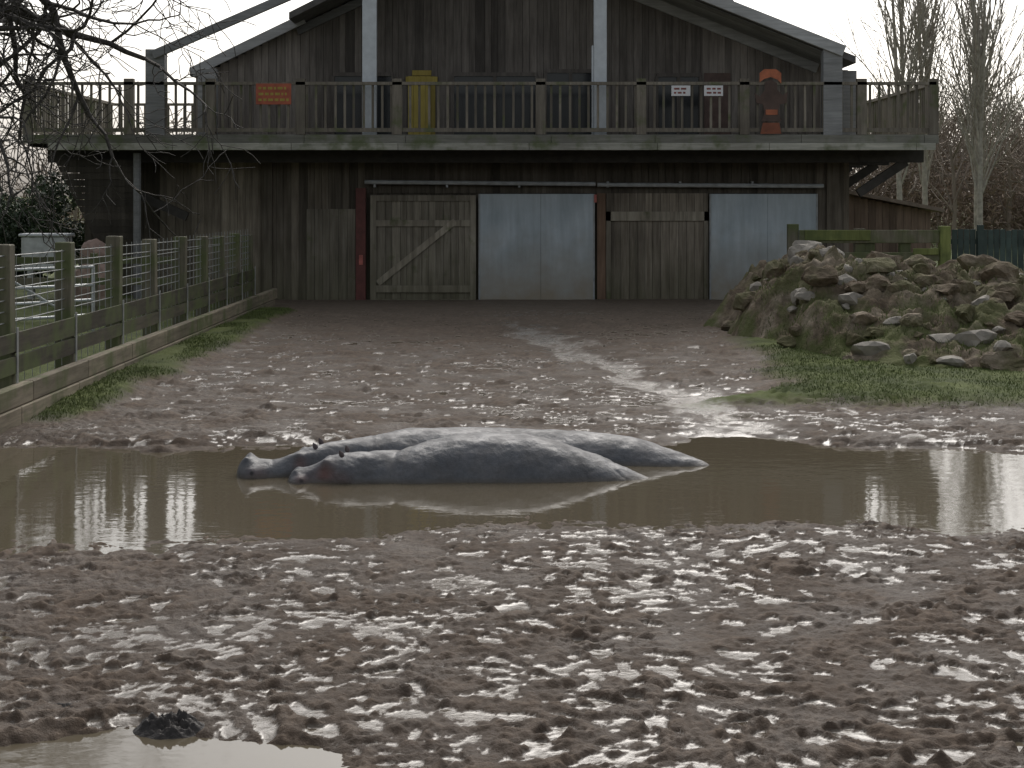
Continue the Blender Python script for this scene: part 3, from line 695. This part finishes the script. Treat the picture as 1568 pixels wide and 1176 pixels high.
boards(mb,EX(1296,Y5),EX(1425,Y5),0,lambda x:shr(x)-.06,Y5,.2,.8,1.2); mb.box(EX(1300,Y5),EX(1422,Y5),Y5+.03,47,0,EZ(325,Y5),.7)
mb.obj('walls',wood('shed_boards',(.18,.13,.10),(.31,.23,.175)),sh_)
mb=MB(); xa,xb=EX(1292,Y5),EX(1440,Y5)
mb.prism8([(xa,42.6,shr(xa)),(xb,42.6,shr(xb)-.05),(xb,47.2,shr(xb)-.05),(xa,47.2,shr(xa)),(xa,42.6,shr(xa)+.1),(xb,42.6,shr(xb)+.05),(xb,47.2,shr(xb)+.05),(xa,47.2,shr(xa)+.1)]); mb.obj('roof',plain('shed_roof',(.24,.19,.15),.8),sh_)

# ------------------------------------------------------------ trees
def tubes_mesh(name,segs,mat,parent=None):
    S=np.array(segs,dtype=np.float64); P,Q,R0,R1=S[:,:3],S[:,3:6],S[:,6],S[:,7]
    D=Q-P; D/=np.linalg.norm(D,axis=1)[:,None]+1e-9
    U=np.where(np.abs(D[:,2:3])<.9,np.array([[0,0,1.]]),np.array([[0,1.,0]]))
    A=np.cross(D,U); A/=np.linalg.norm(A,axis=1)[:,None]; B=np.cross(A,D)
    out=[];Fs=[];o=0
    for mask,n_ in ((np.maximum(R0,R1)>.05,10),(np.maximum(R0,R1)<=.05,3)):
        if not mask.any(): continue
        p,q,a,b_,r0,r1=P[mask],Q[mask],A[mask],B[mask],R0[mask],R1[mask]; m_=len(p)
        th=np.arange(n_)*2*math.pi/n_
        ring=lambda c,r:c[:,None,:]+r[:,None,None]*(np.cos(th)[None,:,None]*a[:,None,:]+np.sin(th)[None,:,None]*b_[:,None,:])
        V=np.concatenate([ring(p,r0),ring(q,r1)],1).reshape(-1,3)
        i=np.arange(m_)[:,None]*2*n_+o; j=np.arange(n_)[None,:]; j2=(j+1)%n_
        Fs.append(np.stack([i+j,i+j2,i+n_+j2,i+n_+j],-1).reshape(-1,4)); out.append(V); o+=len(V)
    return npmesh(name,np.concatenate(out),np.concatenate(Fs),mat,None,True,parent)
def grow(segs,p,d,L,r,depth,wig=.25,up=.0,nch=3,spread=.8,shrink=.62,minr=.004,nseg=6):
    n_=nseg if depth>0 else max(3,nseg-2); d=d.normalized()
    kids=[]
    for i in range(n_):
        d=(d+Vector([random.gauss(0,wig) for _ in range(3)])+Vector((0,0,up))).normalized()
        q=p+d*(L/n_); ra=r*(1-.6*i/n_); rb=r*(1-.6*(i+1)/n_)
        segs.append((*p,*q,max(ra,minr),max(rb,minr))); p=q
        if depth>0 and i>=n_*.2: kids.append((p.copy(),d.copy(),rb))
    if depth>0:
        for k in range(nch):
            pp,dd_,rr=kids[int(len(kids)*(k+random.random())/nch)%len(kids)]
            v=Vector([random.gauss(0,1) for _ in range(3)]); v=(v-v.dot(dd_)*dd_).normalized()
            grow(segs,pp,dd_*(1-spread*.5)+v*spread,L*shrink*random.uniform(.7,1.2),rr*.65,depth-1,wig,up,nch,spread,shrink,minr,nseg)
        grow(segs,p,d,L*shrink,r*.4,depth-1,wig,up,nch,spread,shrink,minr,nseg)
random.seed(21)
segs=[]
T0=Vector((-12.2,29.5,0)); grow(segs,T0,Vector((.12,0,1)),9,.42,0,wig=.04,minr=.1,nseg=9)
for (z,dx,dy,dz_,L,r) in ((5.6,1,-.1,.25,3.4,.17),(6.3,1,.1,.05,3.8,.15),(5.0,1,-.05,.1,2.6,.12),(7,1,-.2,-.15,4.2,.14),(6.6,.8,.3,.5,3,.12),(4.4,1,.1,.25,2.2,.09),(7.5,1,0,-.05,5,.13),(7.2,.9,-.3,-.35,3.5,.1),(6.0,1,.2,.0,3.0,.1),(5.3,1,-.2,.3,3.2,.1),(6.8,1,.1,-.1,3.6,.12)):
    grow(segs,Vector((-11.8+.05*z,29.5,z)),Vector((dx,dy,dz_)),L,r,3,wig=.22,up=-.015,nch=4,spread=.85,shrink=.55,minr=.009)
grow(segs,Vector((-11.5,29.3,4.3)),Vector((1,-.1,.9)),1.9,.3,0,wig=.06,minr=.24)
grow(segs,Vector((-10.2,29.2,5.3)),Vector((.35,0,1)),2.4,.28,0,wig=.12,minr=.2)
grow(segs,Vector((-10.2,29.2,5.4)),Vector((1,0,.1)),2.6,.12,3,wig=.3,up=-.02,nch=4,spread=.85,shrink=.6,minr=.010)
tubes_mesh('crooked_bare_tree',segs,M_bark)
random.seed(11)
for i,(x,y_,H_) in enumerate(((15.4,62,13),(16.9,64,13.5),(18.2,61,12),(19.3,65,11))):
    segs=[]; grow(segs,Vector((x,y_,0)),Vector((0,0,1)),H_*.85,.13,0,wig=.02,minr=.05)
    for k in range(30):
        z=random.uniform(2.5,H_*.75); a=random.random()*6.28; s_=random.uniform(.2,.42)
        grow(segs,Vector((x,y_,z)),Vector((math.cos(a)*s_,math.sin(a)*s_,1)),random.uniform(2.2,4.2)*(1-z/H_*.3),.055,2,wig=.07,up=.06,nch=3,spread=.4,shrink=.5,minr=.014,nseg=4)
    tubes_mesh('poplar_tree' ,segs,M_bark2)
segs=[]; random.seed(5)
for k in range(135):
    x=random.uniform(-60,62); y_=random.uniform(72,105)
    if random.random()<.45: x=random.uniform(18,40)
    H_=random.uniform(6,9.0)+ (.8 if x>20 else 0)
    p=Vector((x,y_,0)); grow(segs,p,Vector((0,0,1)),H_*.55,.12,0,wig=.05,minr=.04)
    for j in range(7):
        z=random.uniform(1,H_*.55); a=random.random()*6.28; s_=random.uniform(.5,1)
        grow(segs,Vector((x,y_,z)),Vector((math.cos(a)*s_,math.sin(a)*s_,.9)),H_*.35,.05,2,wig=.14,up=.03,nch=3,spread=.7,shrink=.55,minr=.024,nseg=4)
tubes_mesh('distant_trees',segs,M_twigs)
def cloud(name,cent,n_,mat,size,asp=1.0,shade=(.5,1.3)):
    C=[]
    tot=sum(c[3]*c[4]*c[5] for c in cent)
    for (cx,cy,cz,rx,ry,rz) in cent:
        m_=max(20,int(n_*rx*ry*rz/tot)); v=rng.normal(size=(m_,3)); v/=np.linalg.norm(v,axis=1)[:,None]; v*=(rng.random(m_)**.45)[:,None]
        C.append(np.array([cx,cy,cz])+v*np.array([rx,ry,rz]))
    C=np.concatenate(C); m_=len(C)
    a=rng.normal(size=(m_,3)); a/=np.linalg.norm(a,axis=1)[:,None]; b_=np.cross(a,rng.normal(size=(m_,3))); b_/=np.linalg.norm(b_,axis=1)[:,None]
    s=size*(.5+rng.random(m_))[:,None]
    V=np.stack([C-a*s,C-b_*s*asp*.6,C+a*s,C+b_*s*asp*.6],1).reshape(-1,3); F=np.arange(4*m_).reshape(-1,4)
    cl=shade[0]+(shade[1]-shade[0])*vn(C[:,0]*1.3,C[:,2]*1.3+C[:,1],3); cl=np.repeat(cl*(.8+.4*rng.random(m_)),4)
    return npmesh(name,V,F,mat,np.stack([cl]*3,1))
cent=[(random.uniform(-62,62),random.uniform(70,100),random.uniform(.5,1.8),random.uniform(2,4.5),random.uniform(2,4),random.uniform(1.3,2.8)) for _ in range(110)]
cent+=[(random.uniform(20,36),random.uniform(75,95),random.uniform(.8,3.8),random.uniform(1.5,3.5),random.uniform(1.5,3),random.uniform(1.3,2.4)) for _ in range(45)]
cloud('distant_undergrowth',cent,90000,plain('bramble',(.24,.185,.135),.95,var=.35,scale=.4),.22,.3)
M_leaf=plain('evergreen_leaves',(.05,.075,.035),.6,var=.4,scale=2)
cent=[]
for _ in range(26): cent.append((random.uniform(-19,-11.8),random.uniform(41,45),random.uniform(.6,3.1),random.uniform(.6,1.3),.9,random.uniform(.5,1.0)))
cloud('evergreen_bush',cent,36000,M_leaf,.07,.8,(.4,1.6))
